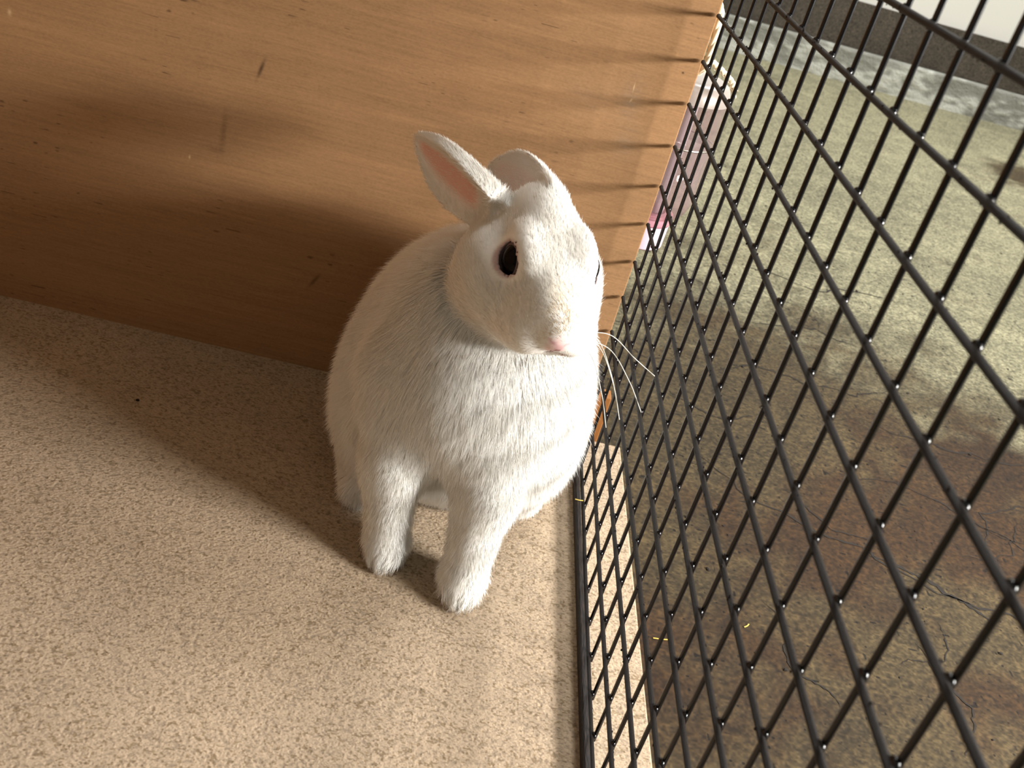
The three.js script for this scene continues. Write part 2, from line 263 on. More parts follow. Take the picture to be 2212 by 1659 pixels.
// ---------------------------------------------------------------- wire mesh panel
{
  const P = 0.0254, Y0 = 0.004, Z0 = 0.015, NH = 20, NV = 30, HR = 0.00114, VR = 0.00100;
  const t = group('wire_mesh_panel'); tag(t, 'black coated square wire mesh panel beside the rabbit', 'wire mesh');
  const yTop = Y0 + NH * P + 0.004, zEnd = Z0 + NV * P + 0.004;
  const hGeo = (k) => {
    const pts = []; for (let i = 0; i <= 60; i++) { const z = lerp(0.0022, zEnd, i / 60); pts.push(V(0.00025 * Math.sin(z * 19 + k), 0.0003 * Math.sin(z * 11 + k * 2.3), z)); }
    const g = new THREE.TubeGeometry(new THREE.CatmullRomCurve3(pts), 70, HR, 9, false); const cap = new THREE.SphereGeometry(HR * 1.15, 9, 6).translate(pts[0].x, pts[0].y, 0.0024);
    return mergeGeometries([g, cap]);
  };
  for (let h = 0; h <= NH; h++) { const w = mesh('horizontal_wire', hGeo(h), matWireDusty, t); w.position.y = Y0 + h * P; }
  const weld = new THREE.SphereGeometry(1, 10, 8);
  for (let v = 0; v <= NV; v++) {
    const pts = []; for (let i = 0; i <= 40; i++) { const y = lerp(0.001, yTop, i / 40); pts.push(V(0.0019 + 0.0002 * Math.sin(y * 16 + v), y, 0.00025 * Math.sin(y * 13 + v * 1.7))); }
    const gs = [new THREE.TubeGeometry(new THREE.CatmullRomCurve3(pts), 50, VR, 9, false)];
    for (let h = 0; h <= NH; h++) gs.push(weld.clone().scale(0.0013, 0.0019, 0.0020).translate(0.0011, Y0 + h * P, 0));
    const w = mesh('vertical_wire', mergeGeometries(gs), matWire, t); w.position.z = Z0 + v * P;
  }
  mesh('bottom_rail', box(-0.0052, -0.0014, 0.0002, 0.0066, 0.004, zEnd, 0.0014), matWireDusty, t);
  // crumbs of dirt and fluff caught on the wires
  const crumbs = []; const cr = new THREE.IcosahedronGeometry(1, 0);
  for (let k = 0; k < 900; k++) {
    const h = Math.floor(rnd() * 15), z = 0.004 + rnd() * 0.46, a = rnd() * 6.28, r = 0.00018 + 0.00045 * rnd() * rnd();
    crumbs.push(cr.clone().scale(r, r * (0.6 + rnd()), r * (0.8 + 1.6 * rnd())).rotateX(rnd() * 3).translate(Math.cos(a) * HR, Y0 + h * P + Math.sin(a) * HR, z));
  }
  for (let k = 0; k < 110; k++) {
    const h = Math.floor(rnd() * 12), z = 0.004 + rnd() * 0.3, a = rnd() * 6.28, L = 0.0012 + 0.0022 * rnd();
    crumbs.push(new THREE.CylinderGeometry(0.00007, 0.00011, L, 4).rotateX(rnd() * 3).rotateZ(rnd() * 3).translate(Math.cos(a) * HR * 1.3, Y0 + h * P + Math.sin(a) * HR * 1.3, z).toNonIndexed());
  }
  mesh('caught_dirt', mergeGeometries(crumbs.map((g) => (g.index ? g.toNonIndexed() : g))), matDirt, t).userData.kind = 'stuff';
}

// ---------------------------------------------------------------- water bottle, cord, straws
{
  const t = group('water_bottle'); tag(t, 'upside-down clear pinkish water bottle hung behind the plywood edge', 'water bottle'); t.position.set(0.004, 0.128, -0.046);
  const R = 0.0285, lathe = (pts) => new THREE.LatheGeometry(pts.map(([x, y]) => new THREE.Vector2(x, y)), 48);
  const body = new THREE.MeshPhysicalMaterial({ color: new THREE.Color(0.80, 0.67, 0.68), transmission: 0.9, thickness: 0, roughness: 0.1, ior: 1.45 });
  const pink = new THREE.MeshPhysicalMaterial({ color: new THREE.Color(0.70, 0.36, 0.43), transmission: 0.5, thickness: 0, roughness: 0.3 });
  mesh('bottle_body', lathe([[0.0145, 0.017], [0.016, 0.0195], [0.0215, 0.0235], [0.0262, 0.029], [R, 0.037], [R, 0.094], [R - 0.0006, 0.0955], [R, 0.097], [R, 0.1005]]), body, t);
  mesh('bottle_base', lathe([[R, 0.1005], [R, 0.105], [0.0265, 0.1105], [0.022, 0.113], [0, 0.1135]]), new THREE.MeshPhysicalMaterial({ color: new THREE.Color(0.62, 0.54, 0.49), transmission: 0.6, thickness: 0, roughness: 0.35 }), t);
  mesh('screw_collar', lathe([[0.0135, 0.0165], [0.0185, 0.0165], [0.019, 0.018], [0.019, 0.0235], [0.0175, 0.0245], [0.0135, 0.0245]]), pink, t);
  mesh('cap', lathe([[0, 0], [0.0165, 0], [0.018, 0.0012], [0.0185, 0.016], [0.0175, 0.0168], [0, 0.0168]]), new THREE.MeshStandardMaterial({ color: new THREE.Color(0.66, 0.48, 0.56), roughness: 0.4 }), t);
  mesh('water', lathe([[R - 0.0018, 0.037], [R - 0.0018, 0.0735], [0, 0.0735]]), new THREE.MeshPhysicalMaterial({ color: new THREE.Color(0.93, 0.93, 0.95), transmission: 0.95, thickness: 0, roughness: 0.05, ior: 1.33 }), t);
  mesh('highlight_rod', new THREE.CylinderGeometry(0.0045, 0.0045, 0.082, 24).translate(0.0075, 0.063, 0), new THREE.MeshStandardMaterial({ color: new THREE.Color(0.74, 0.76, 0.82), roughness: 0.25, metalness: 0.6 }), t);  // rod added to stand in for the bright vertical reflection on the bottle
  const hold = [new THREE.TorusGeometry(R + 0.0009, 0.0006, 8, 60).rotateX(Math.PI / 2).translate(0, 0.0735, 0), tube([[-0.012, 0.0735, R * 0.9], [-0.014, 0.0735, 0.034], [-0.014, 0.08, 0.0366], [-0.014, 0.1, 0.0368]], 0.0008)];
  mesh('wire_holder', mergeGeometries(hold), matMetal, t);
}
{
  const g = [];
  const strand = (pts, r, k) => { for (let s = 0; s < 3; s++) { const c = new THREE.CatmullRomCurve3(pts.map((p) => V(...p))), q = []; for (let i = 0; i <= 40; i++) { const p = c.getPoint(i / 40), a = i * k + s * 2.094; q.push(V(p.x + Math.cos(a) * r * 0.36, p.y + Math.sin(a) * r * 0.2, p.z + Math.sin(a) * r * 0.34)); } g.push(new THREE.TubeGeometry(new THREE.CatmullRomCurve3(q), 80, r * 0.7, 7, false)); } };
  strand([[-0.006, 0.292, -0.0125], [0.0014, 0.2865, -0.0105], [0.0028, 0.277, -0.006], [0.0032, 0.264, -0.0035], [0.0030, 0.2555, -0.0035], [0.0012, 0.249, -0.0105], [-0.006, 0.246, -0.0125]], 0.0022, 0.5);
  strand([[0.0026, 0.259, -0.005], [0.0085, 0.2565, -0.009], [0.0165, 0.2522, -0.012], [0.0225, 0.2485, -0.013], [0.0262, 0.2435, -0.0125]], 0.0021, 0.55);
  for (let k = 0; k < 26; k++) { const a = rnd() * 6.28, b = rnd() - 0.5; g.push(tube([[0.0255, 0.2445, -0.0125], [0.0265 + 0.0008 * Math.cos(a), 0.242 + 0.001 * b, -0.0125 + 0.0009 * Math.sin(a)], [0.027 + 0.0014 * Math.cos(a), 0.2405 + 0.0012 * b, -0.0125 + 0.0014 * Math.sin(a)]], 0.00016, 4, 5)); }
  for (let k = 0; k < 60; k++) { const f = rnd(), x = lerp(0.006, 0.026, f), y = lerp(0.2575, 0.2445, f), z = -0.0105, a = rnd() * 6.28; g.push(tube([[x, y, z], [x + Math.cos(a) * 0.0017, y + Math.sin(a) * 0.0017, z + (rnd() - 0.5) * 0.002], [x + Math.cos(a + 0.4) * 0.0028, y + Math.sin(a + 0.4) * 0.0028, z]], 0.00008, 3, 3)); }
  tag(mesh('cord', mergeGeometries(g), matCord), 'frayed cream cord tied round the plywood edge above the water bottle', 'cord');
}
{
  const straw = (x, y, z, L, a, label, tilt = 0) => { const g = tube([[-L / 2, 0, 0], [0, 0.0002, 0.0004], [L / 2, 0, 0]], 0.00045, 6, 8).scale(1, 0.6, 1); const m = mesh('straw_bit', g, matStraw); m.position.set(x, y, z); m.rotation.set(0, a, tilt); tag(m, label, 'straw'); return m; };
  straw(0.0515, FLOOR_Y + 0.0004, 0.168, 0.0105, 0.15, 'yellow straw bit on the concrete beside the carpet edge');
  straw(0.1065, FLOOR_Y + 0.0004, 0.141, 0.005, 0.8, 'tiny yellow straw fleck on brown concrete beyond the mesh');
  straw(-0.0030, 0.0071, 0.0915, 0.005, 0.05, 'pale straw bit lying across the bottom rail of the mesh');
  const m = mesh('crumb', new THREE.IcosahedronGeometry(0.0012, 1).scale(1, 0.5, 0.8), matDirt); m.position.set(-0.2747, 0.0007, 0.0833); tag(m, 'small dark crumb lying on the shadowed carpet', 'crumb');
}

// ---------------------------------------------------------------- the rabbit
{
  const t = group('rabbit'); tag(t, 'white short-haired rabbit sitting upright on the tan carpet', 'rabbit');
  // head frame
  const H = V(-0.0685, 0.1770, 0.149);
  const yaw = 0.29, pitch = 0.44, roll = 0.05;
  const F = V(Math.sin(yaw) * Math.cos(pitch), -Math.sin(pitch), Math.cos(yaw) * Math.cos(pitch));
  const L = V(Math.cos(yaw), roll, -Math.sin(yaw)); L.addScaledVector(F, -L.dot(F)).normalize();
  const U = F.clone().cross(L).normalize(); if (U.y < 0) U.negate();
  const hp = (l, u, f) => [H.x + L.x * l + U.x * u + F.x * f, H.y + L.y * l + U.y * u + F.y * f, H.z + L.z * l + U.z * u + F.z * f];
  const smin = (a, b, k) => { const h = Math.max(k - Math.abs(a - b), 0) / k; return Math.min(a, b) - h * h * k * 0.25; };
  function ell(px, py, pz, c, r) { const x = px - c[0], y = py - c[1], z = pz - c[2]; const ax = x / r[0], ay = y / r[1], az = z / r[2], bx = ax / r[0], by = ay / r[1], bz = az / r[2]; const k0 = Math.sqrt(ax * ax + ay * ay + az * az), k1 = Math.sqrt(bx * bx + by * by + bz * bz); return k1 < 1e-9 ? -r[0] : k0 * (k0 - 1) / k1; }
  function cap(px, py, pz, a, b, ra, rb) { const x = px - a[0], y = py - a[1], z = pz - a[2], bx = b[0] - a[0], by = b[1] - a[1], bz = b[2] - a[2]; const h = clamp((x * bx + y * by + z * bz) / (bx * bx + by * by + bz * bz)); const dx = x - bx * h, dy = y - by * h, dz = z - bz * h; return Math.sqrt(dx * dx + dy * dy + dz * dz) - (ra + (rb - ra) * h); }
  // ears: a cupped leaf in a frame of its own (axis A, width B, opening normal N), bending along its length
  function ear(base, tip, n, width, cup, bend) {
    const b = V(...base), A = V(...tip).sub(b), len = A.length(); A.normalize(); const N = V(...n); N.addScaledVector(A, -N.dot(A)).normalize(); const B = N.clone().cross(A).normalize();
    const half = (s) => width * Math.pow(Math.sin(Math.PI * clamp(0.20 + 0.80 * s, 0, 0.9995)), 0.62) * (0.80 + 0.2 * s) * (1 - 0.25 * smooth(0.6, 1, s));
    const local = (x, y, z) => { const X = x - b.x, Y = y - b.y, Z = z - b.z; return [(X * A.x + Y * A.y + Z * A.z) / len, X * B.x + Y * B.y + Z * B.z, X * N.x + Y * N.y + Z * N.z]; };
    const sheet = (s, v) => { const w = Math.max(half(s), 0.002); const q = clamp(v / w, -1.3, 1.3); return cup * q * q * w + bend * s * s * len; };
    return { A, B, N, len, half, local, sheet, b,
      d: (x, y, z) => {
        const X = x - b.x - A.x * len / 2, Y = y - b.y - A.y * len / 2, Z = z - b.z - A.z * len / 2, far = Math.sqrt(X * X + Y * Y + Z * Z) - len * 0.5 - 0.012; if (far > 0.012) return far;
        const [s, v, w] = local(x, y, z), sc = clamp(s, 0, 1), hw = half(sc), dv = Math.max(Math.abs(v) - hw, 0), ds = (s < 0 ? -s : s > 1 ? s - 1 : 0) * len, th = 0.0014 + 0.0024 * (1 - sc), dw = Math.abs(w - sheet(sc, v)) * 0.85 - th;
        const o = Math.max(dw, 0); return Math.sqrt(o * o + dv * dv + ds * ds) + Math.min(Math.max(dw, Math.abs(v) - hw), 0) - 0.0008;
      } };
  }
  const earL = ear([-0.0965, 0.1885, 0.1240], [-0.1439, 0.1989, 0.0800], [-0.30, -0.30, 0.9], 0.0172, 0.42, 0.0);
  const earR = ear([-0.0705, 0.1920, 0.1200], [-0.0990, 0.1865, 0.0620], [-0.70, 0.50, 0.40], 0.0160, 0.60, 0.05);
  const head = (x, y, z) => {
    const X = x - H.x, Y = y - H.y, Z = z - H.z, l = X * L.x + Y * L.y + Z * L.z, u = X * U.x + Y * U.y + Z * U.z, f = X * F.x + Y * F.y + Z * F.z, al = Math.abs(l);
    let d = ell(l, u, f, [0, -0.0045, -0.015], [0.0195, 0.0215, 0.033]);
    d = smin(d, l < 0 ? ell(-l, u, f, [0.0205, -0.0185, -0.004], [0.0205, 0.0205, 0.0275]) : ell(l, u, f, [0.0150, -0.0170, -0.006], [0.0175, 0.0200, 0.0265]), 0.012);
    d = smin(d, ell(l, u, f, [0, -0.004, 0.019], [0.0180, 0.0160, 0.026]), 0.016);
    d = smin(d, ell(al, u, f, [0.0105, -0.0120, 0.0300], [0.0125, 0.0115, 0.0130]), 0.006);
    d = smin(d, ell(al, u, f, [0.0125, -0.0195, 0.0150], [0.0145, 0.0120, 0.0190]), 0.008);          // jaw
    d = smin(d, ell(l, u, f, [0, -0.0215, 0.025], [0.0100, 0.0062, 0.012]), 0.006);
    d = smin(d, ell(l, u, f, [0, -0.0025, 0.0400], [0.0062, 0.0058, 0.0055]), 0.006);
    d = smin(d, ell(al, u, f, [0.0142, 0.0100, 0.001], [0.0068, 0.0065, 0.013]), 0.008);          // brow
    if (f > 0.030 && al < 0.01) {                                                                  // philtrum and mouth
      const cleft = Math.max(al - 0.0007, Math.abs(u + 0.0125) - 0.0055, 0.034 - f);
      const side = Math.abs((u + 0.0185) - al * 0.35) - 0.0007, mouth = Math.max(side, al - 0.0085, 0.030 - f);
      d = Math.max(d, Math.min(0.0007, -cleft), Math.min(0.0006, -mouth));
    }
    const e1 = (al - 0.0180) / 0.85, e2 = (u - 0.0030) / 1.1, e3 = (f - 0.0035) / 1.1, eye = Math.sqrt(e1 * e1 + e2 * e2 + e3 * e3) - 0.0084;  // socket
    return Math.max(d, -eye);
  };
  const torso = (x, y, z) => {
    let d = ell(x, y, z, [-0.0875, 0.068, 0.078], [0.0680, 0.086, 0.066]);
    d = smin(d, ell(x, y, z, [-0.1235, 0.045, 0.088], [0.033, 0.046, 0.052]), 0.02);
    d = smin(d, ell(x, y, z, [-0.050, 0.043, 0.082], [0.032, 0.045, 0.050]), 0.02);
    d = smin(d, ell(x, y, z, [-0.090, 0.112, 0.118], [0.047, 0.052, 0.050]), 0.02);
    d = smin(d, ell(x, y, z, [-0.089, 0.090, 0.148], [0.034, 0.034, 0.028]), 0.018);
    d = smin(d, ell(x, y, z, [-0.070, 0.102, 0.126], [0.038, 0.044, 0.038]), 0.02);
    return d;
  };
  const paw = (x, y, z, wx, wz, r, fy) => {
    let d = ell(x, y, z, [wx, 0.0085, wz - 0.004], [r * 0.92, 0.0085, 0.014]);
    for (const [o, b] of [[-0.0060, -0.001], [-0.0021, 0.0018], [0.0021, 0.0018], [0.0060, -0.001]]) d = smin(d, ell(x, y, z, [wx + o * r / 0.0105, 0.0058, wz + b + 0.005], [0.0031, 0.0050, 0.0068]), 0.0032);
    return d;
  };
  const legs = (x, y, z) => {
    let a = cap(x, y, z, [-0.119, 0.090, 0.136], [-0.1175, 0.050, 0.159], 0.024, 0.0152); a = smin(a, cap(x, y, z, [-0.1175, 0.050, 0.159], [-0.1130, 0.014, 0.1695], 0.0152, 0.0108), 0.01); a = smin(a, paw(x, y, z, -0.1115, 0.1735, 0.0112), 0.007);
    let b = cap(x, y, z, [-0.066, 0.092, 0.140], [-0.0675, 0.052, 0.1655], 0.026, 0.0158); b = smin(b, cap(x, y, z, [-0.0675, 0.052, 0.1655], [-0.0690, 0.015, 0.1835], 0.0158, 0.0110), 0.01); b = smin(b, paw(x, y, z, -0.0692, 0.1895, 0.0118), 0.007);
    return Math.min(a, b);
  };
  const hind = (x, y, z) => {
    let a = cap(x, y, z, [-0.136, 0.011, 0.092], [-0.1335, 0.0092, 0.132], 0.0135, 0.0095), b = cap(x, y, z, [-0.036, 0.010, 0.07], [-0.041, 0.0085, 0.106], 0.0125, 0.0085);
    return Math.min(a, b);
  };
  const sdf = (x, y, z) => {
    let d = smin(torso(x, y, z), hind(x, y, z), 0.012);
    d = smin(d, legs(x, y, z), 0.016);
    let h = head(x, y, z); h = smin(h, earL.d(x, y, z), 0.007); h = smin(h, earR.d(x, y, z), 0.007);
    d = smin(d, h, 0.006);
    return Math.max(d, 0.0009 - y);
  };
  // naive surface nets on a grid, skipping blocks that are far from the surface
  function surfaceNets(min, max, h) {
    const nx = Math.ceil((max[0] - min[0]) / h), ny = Math.ceil((max[1] - min[1]) / h), nz = Math.ceil((max[2] - min[2]) / h), B = 8;
    const f = new Float32Array(nx * ny * nz), at = (i, j, k) => (k * ny + j) * nx + i;
    for (let K = 0; K < nz; K += B) for (let J = 0; J < ny; J += B) for (let I = 0; I < nx; I += B) {
      const c = sdf(min[0] + (I + B / 2) * h, min[1] + (J + B / 2) * h, min[2] + (K + B / 2) * h), far = Math.abs(c) > h * B * 1.5;
      for (let k = K; k < Math.min(nz, K + B); k++) for (let j = J; j < Math.min(ny, J + B); j++) for (let i = I; i < Math.min(nx, I + B); i++) f[at(i, j, k)] = far ? c : sdf(min[0] + i * h, min[1] + j * h, min[2] + k * h);
    }
    const id = new Int32Array(nx * ny * nz).fill(-1), pos = [], idx = [];
    const E = [[0, 1], [2, 3], [4, 5], [6, 7], [0, 2], [1, 3], [4, 6], [5, 7], [0, 4], [1, 5], [2, 6], [3, 7]], v = new Float32Array(8);
    for (let k = 0; k < nz - 1; k++) for (let j = 0; j < ny - 1; j++) for (let i = 0; i < nx - 1; i++) {
      let m = 0; for (let c = 0; c < 8; c++) { v[c] = f[at(i + (c & 1), j + ((c >> 1) & 1), k + (c >> 2))]; if (v[c] < 0) m |= 1 << c; }
      if (m === 0 || m === 255) continue;
      let n = 0, x = 0, y = 0, z = 0;
      for (const [a, b] of E) { if ((v[a] < 0) === (v[b] < 0)) continue; const s = v[a] / (v[a] - v[b]); x += (a & 1) + ((b & 1) - (a & 1)) * s; y += ((a >> 1) & 1) + (((b >> 1) & 1) - ((a >> 1) & 1)) * s; z += (a >> 2) + ((b >> 2) - (a >> 2)) * s; n++; }
      id[at(i, j, k)] = pos.length / 3; pos.push(min[0] + (i + x / n) * h, min[1] + (j + y / n) * h, min[2] + (k + z / n) * h);
    }
    const quad = (a, b, c, d, flip) => { if (a < 0 || b < 0 || c < 0 || d < 0) return; flip ? idx.push(a, c, b, a, d, c) : idx.push(a, b, c, a, c, d); };
    for (let k = 1; k < nz - 1; k++) for (let j = 1; j < ny - 1; j++) for (let i = 1; i < nx - 1; i++) {
      const s = f[at(i, j, k)] < 0;
      if (s !== f[at(i + 1, j, k)] < 0) quad(id[at(i, j - 1, k - 1)], id[at(i, j, k - 1)], id[at(i, j, k)], id[at(i, j - 1, k)], !s);
      if (s !== f[at(i, j + 1, k)] < 0) quad(id[at(i - 1, j, k - 1)], id[at(i - 1, j, k)], id[at(i, j, k)], id[at(i, j, k - 1)], !s);
      if (s !== f[at(i, j, k + 1)] < 0) quad(id[at(i - 1, j - 1, k)], id[at(i, j - 1, k)], id[at(i, j, k)], id[at(i - 1, j, k)], !s);
    }
    return { pos, idx };
  }
  const { pos, idx } = surfaceNets([-0.175, -0.004, 0.0], [0.004, 0.235, 0.215], 0.0014);
  const N = pos.length / 3, nor = new Float32Array(N * 3), col = new Float32Array(N * 3);
  // what grows where: inner ear skin, nose, eye rims, cream tint of the face
  const eyes = [hp(-0.0180, 0.0030, 0.0035), hp(0.0180, 0.0030, 0.0035)];
  const dist = (x, y, z, c) => Math.hypot(x - c[0], y - c[1], z - c[2]);
  const patchN = octave(60, 60);
  function traits(x, y, z) {
    let inner = 0, onEar = 0, edge = 0;
    for (const e of [earL, earR]) { const pk = e === earL ? 1 : 0.45; const [s, v, w] = e.local(x, y, z); if (s > 0.0 && s < 1.1) { const sc = clamp(s, 0, 1), hw = e.half(sc), q = Math.abs(v) / hw, off = w - e.sheet(sc, v); if (Math.abs(off) < 0.0075 && q < 1.35) { onEar = Math.max(onEar, smooth(0.05, 0.25, s)); if (off > 0) inner = Math.max(inner, pk * smooth(0.78, 0.25, q) * smooth(0.06, 0.22, s) * smooth(1.0, 0.85, s)); } } }
    const X = x - H.x, Y = y - H.y, Z = z - H.z, l = X * L.x + Y * L.y + Z * L.z, u = X * U.x + Y * U.y + Z * U.z, f = X * F.x + Y * F.y + Z * F.z;
    const hd = Math.min(head(x, y, z), earL.d(x, y, z), earR.d(x, y, z)), onHead = smooth(0.004, -0.003, hd - Math.min(torso(x, y, z), 0.02)) * smooth(0.009, 0.003, hd);
    const nose = smooth(0.0085, 0.0045, Math.hypot(l / 0.9, (u + 0.005) / 1.15, f - 0.0445)), lip = Math.max(smooth(0.0030, 0.0012, Math.abs(l)) * smooth(0.0, -0.004, u) * smooth(-0.021, -0.016, u), smooth(0.0022, 0.0010, Math.abs(u + 0.0185 - Math.abs(l) * 0.35)) * smooth(0.0095, 0.007, Math.abs(l))) * smooth(0.030, 0.034, f);
    const rim = Math.max(...eyes.map((c) => smooth(0.0116, 0.0094, dist(x, y, z, c))));
    const leg = smooth(0.006, 0.0, legs(x, y, z)) * smooth(0.085, 0.06, y);
    const nost = smooth(0.0022, 0.0009, Math.hypot((Math.abs(l) - 0.0036) * 0.6, (u + 0.0028 - Math.abs(l) * 0.4) * 1.6)) * smooth(0.038, 0.041, f);
    return { inner, onEar, onHead, nose, lip: Math.max(lip, nost), rim, leg, f, l, u };
  }
  for (let i = 0; i < N; i++) {
    const x = pos[3 * i], y = pos[3 * i + 1], z = pos[3 * i + 2], e = 0.0007;
    let gx = sdf(x + e, y, z) - sdf(x - e, y, z), gy = sdf(x, y + e, z) - sdf(x, y - e, z), gz = sdf(x, y, z + e) - sdf(x, y, z - e); const g = Math.hypot(gx, gy, gz) || 1;
    nor[3 * i] = gx / g; nor[3 * i + 1] = gy / g; nor[3 * i + 2] = gz / g;
    const q = traits(x, y, z); let c = [0.92, 0.89, 0.85];
    const mixc = (to, k) => { c = c.map((a, n) => lerp(a, to[n], k)); };
    mixc([0.78, 0.44, 0.36], q.inner * 0.95); mixc([0.80, 0.56, 0.53], q.nose); mixc([0.62, 0.36, 0.36], q.lip); mixc([0.42, 0.25, 0.25], q.rim * 0.8);
    col.set(c, 3 * i);
  }
  const g = new THREE.BufferGeometry(); g.setAttribute('position', new THREE.Float32BufferAttribute(pos, 3)); g.setAttribute('normal', new THREE.BufferAttribute(nor, 3)); g.setAttribute('color', new THREE.BufferAttribute(col, 3)); g.setIndex(idx);
  mesh('body', g, new THREE.MeshStandardMaterial({ vertexColors: true, roughness: 0.9 }), t);

  // eyes
  const matLid = new THREE.MeshStandardMaterial({ color: new THREE.Color(0.13, 0.085, 0.085), roughness: 0.8 });
  const matEye = new THREE.MeshPhysicalMaterial({ color: 0x070304, roughness: 0.12, specularIntensity: 0.2 });
  for (const s of [-1, 1]) { const c = hp(s * 0.0150, 0.0030, 0.0035); const m = mesh('eye', new THREE.SphereGeometry(0.0091, 32, 24), matEye, t); m.position.set(...c); m.userData.label = 'dark glossy eye';
    const ax = L.clone().multiplyScalar(s).addScaledVector(F, 0.12).addScaledVector(U, 0.10).normalize(), ring = mesh('eyelid', new THREE.TorusGeometry(0.0077, 0.0010, 10, 40).scale(0.96, 1.06, 1), matLid, t);
    ring.quaternion.setFromRotationMatrix(new THREE.Matrix4().makeBasis(U.clone().cross(ax).normalize(), ax.clone().cross(U.clone().cross(ax)).normalize(), ax)); ring.position.set(...c).addScaledVector(ax, 0.0049); }

  // fur: one ribbon per hair, rooted on the skin and combed along the coat
  const tri = idx.length / 3, cdf = new Float64Array(tri); let area = 0;
  const P3 = (i) => [pos[3 * i], pos[3 * i + 1], pos[3 * i + 2]];
  for (let k = 0; k < tri; k++) { const a = P3(idx[3 * k]), b = P3(idx[3 * k + 1]), c = P3(idx[3 * k + 2]); const ux = b[0] - a[0], uy = b[1] - a[1], uz = b[2] - a[2], vx = c[0] - a[0], vy = c[1] - a[1], vz = c[2] - a[2]; area += 0.5 * Math.hypot(uy * vz - uz * vy, uz * vx - ux * vz, ux * vy - uy * vx); cdf[k] = area; }
  const COUNT = 430000, fp = [], fn = [], fc = [], fi = [];
  const tuft = octave(40, 40);
  for (let s = 0; s < COUNT; s++) {
    const r = rnd() * area; let lo = 0, hi = tri - 1; while (lo < hi) { const m = (lo + hi) >> 1; if (cdf[m] < r) lo = m + 1; else hi = m; }
    let a = rnd(), b = rnd(); if (a + b > 1) { a = 1 - a; b = 1 - b; } const c = 1 - a - b; const [i0, i1, i2] = [idx[3 * lo], idx[3 * lo + 1], idx[3 * lo + 2]];
    const mixv = (A, o) => A[3 * i0 + o] * c + A[3 * i1 + o] * a + A[3 * i2 + o] * b;
    const x = mixv(pos, 0), y = mixv(pos, 1), z = mixv(pos, 2); if (y < 0.0016) continue;
    let nx = mixv(nor, 0), ny = mixv(nor, 1), nz = mixv(nor, 2); const nl = Math.hypot(nx, ny, nz); nx /= nl; ny /= nl; nz /= nl;
    const q = traits(x, y, z);
    if (q.rim > 0.55 || rnd() < q.nose * 0.9 || rnd() < q.lip * 0.8 || rnd() < q.inner * 0.9) continue;
    // comb direction
    let cx = 0, cy = -1, cz = -0.25, len = 0.0095, lift = 0.48;
    if (z > 0.13 && !q.onHead) { cz = 0.15; len = 0.0105; lift = 0.52; }
    if (y < 0.03) { len = 0.006; }
    if (q.leg > 0.3) { cx = 0; cy = -1; cz = 0.25; len = lerp(len, 0.0056, q.leg); lift = 0.4; }
    if (q.onHead > 0.3) { const w = q.onHead; cx = lerp(cx, -F.x, w); cy = lerp(cy, -F.y, w); cz = lerp(cz, -F.z, w); len = lerp(len, lerp(0.0042, 0.0018, smooth(0.012, 0.046, q.f)), w); lift = lerp(lift, 0.34, w); }
    if (q.onEar > 0.3) { const e = Math.abs(earL.local(x, y, z)[2]) < Math.abs(earR.local(x, y, z)[2]) ? earL : earR; cx = e.A.x; cy = e.A.y; cz = e.A.z; len = lerp(0.0040, 0.0030, q.onEar); lift = 0.42; }
    if (q.inner > 0.05) len *= 0.7;
    { const de = Math.min(dist(x, y, z, eyes[0]), dist(x, y, z, eyes[1])); len *= lerp(0.16, 1, smooth(0.0108, 0.0175, de)); }
    const n1 = tuft(x * 6 + z * 2, y * 6) - 0.5, n2 = tuft(y * 6 + 0.4, z * 6 + x * 3) - 0.5;
    cx += (rnd() - 0.5) * 0.45 + n1 * 0.4; cy += (rnd() - 0.5) * 0.45 + n2 * 0.2; cz += (rnd() - 0.5) * 0.45 + n2 * 0.35;
    const toe = q.leg > 0.3 && y < 0.012 && nz > 0.35; if (toe) { cx = (rnd() - 0.5) * 0.5; cy = -0.5; cz = 1.0; len = 0.0068; lift = 0.2; }
    lift *= 0.6 + 0.9 * rnd(); len *= 0.65 + 0.7 * rnd();
    const guard = rnd() < (q.onHead > 0.5 ? 0.05 : 0.09); if (guard && q.onEar < 0.3 && !toe) { len *= q.onHead > 0.5 ? 1.0 : 1.12; lift = 0.45 + 0.4 * rnd(); }
    const dn = cx * nx + cy * ny + cz * nz; cx -= dn * nx; cy -= dn * ny; cz -= dn * nz; const cl = Math.hypot(cx, cy, cz) || 1; cx /= cl; cy /= cl; cz /= cl;
    // width direction, with a random twist about the hair
    let wx = cy * nz - cz * ny, wy = cz * nx - cx * nz, wz = cx * ny - cy * nx; const tw = (rnd() - 0.5) * 1.0; wx = wx * Math.cos(tw) + nx * Math.sin(tw); wy = wy * Math.cos(tw) + ny * Math.sin(tw); wz = wz * Math.cos(tw) + nz * Math.sin(tw);
    const wid = (guard ? 0.7 : 1) * (q.onHead > 0.5 || q.onEar > 0.5 ? 0.00009 : 0.00011) * (0.7 + 0.6 * rnd());
    const base = fp.length / 3, tone = 0.95 + 0.1 * rnd();
    const cream = clamp(q.onHead * (0.85 * smooth(0.012, 0.036, q.f) * smooth(0.012, 0.004, Math.abs(q.l - 0.001)) * smooth(-0.012, -0.002, q.u) + 0.18) + 0.25 * (patchN(x * 4, y * 4) - 0.3));
    const tan = q.onHead * smooth(0.030, 0.037, q.f) * smooth(0.0075, 0.0035, Math.abs(q.l + 0.002)) * smooth(-0.004, 0.002, q.u) * 0.75;
    const cr = lerp(1, 0.72, tan) * Math.min(0.97, lerp(0.95, 0.90, cream) * tone), cg = lerp(1, 0.62, tan) * Math.min(0.97, lerp(0.935, 0.82, cream) * tone), cb = lerp(1, 0.50, tan) * Math.min(0.96, lerp(0.90, 0.68, cream) * tone);
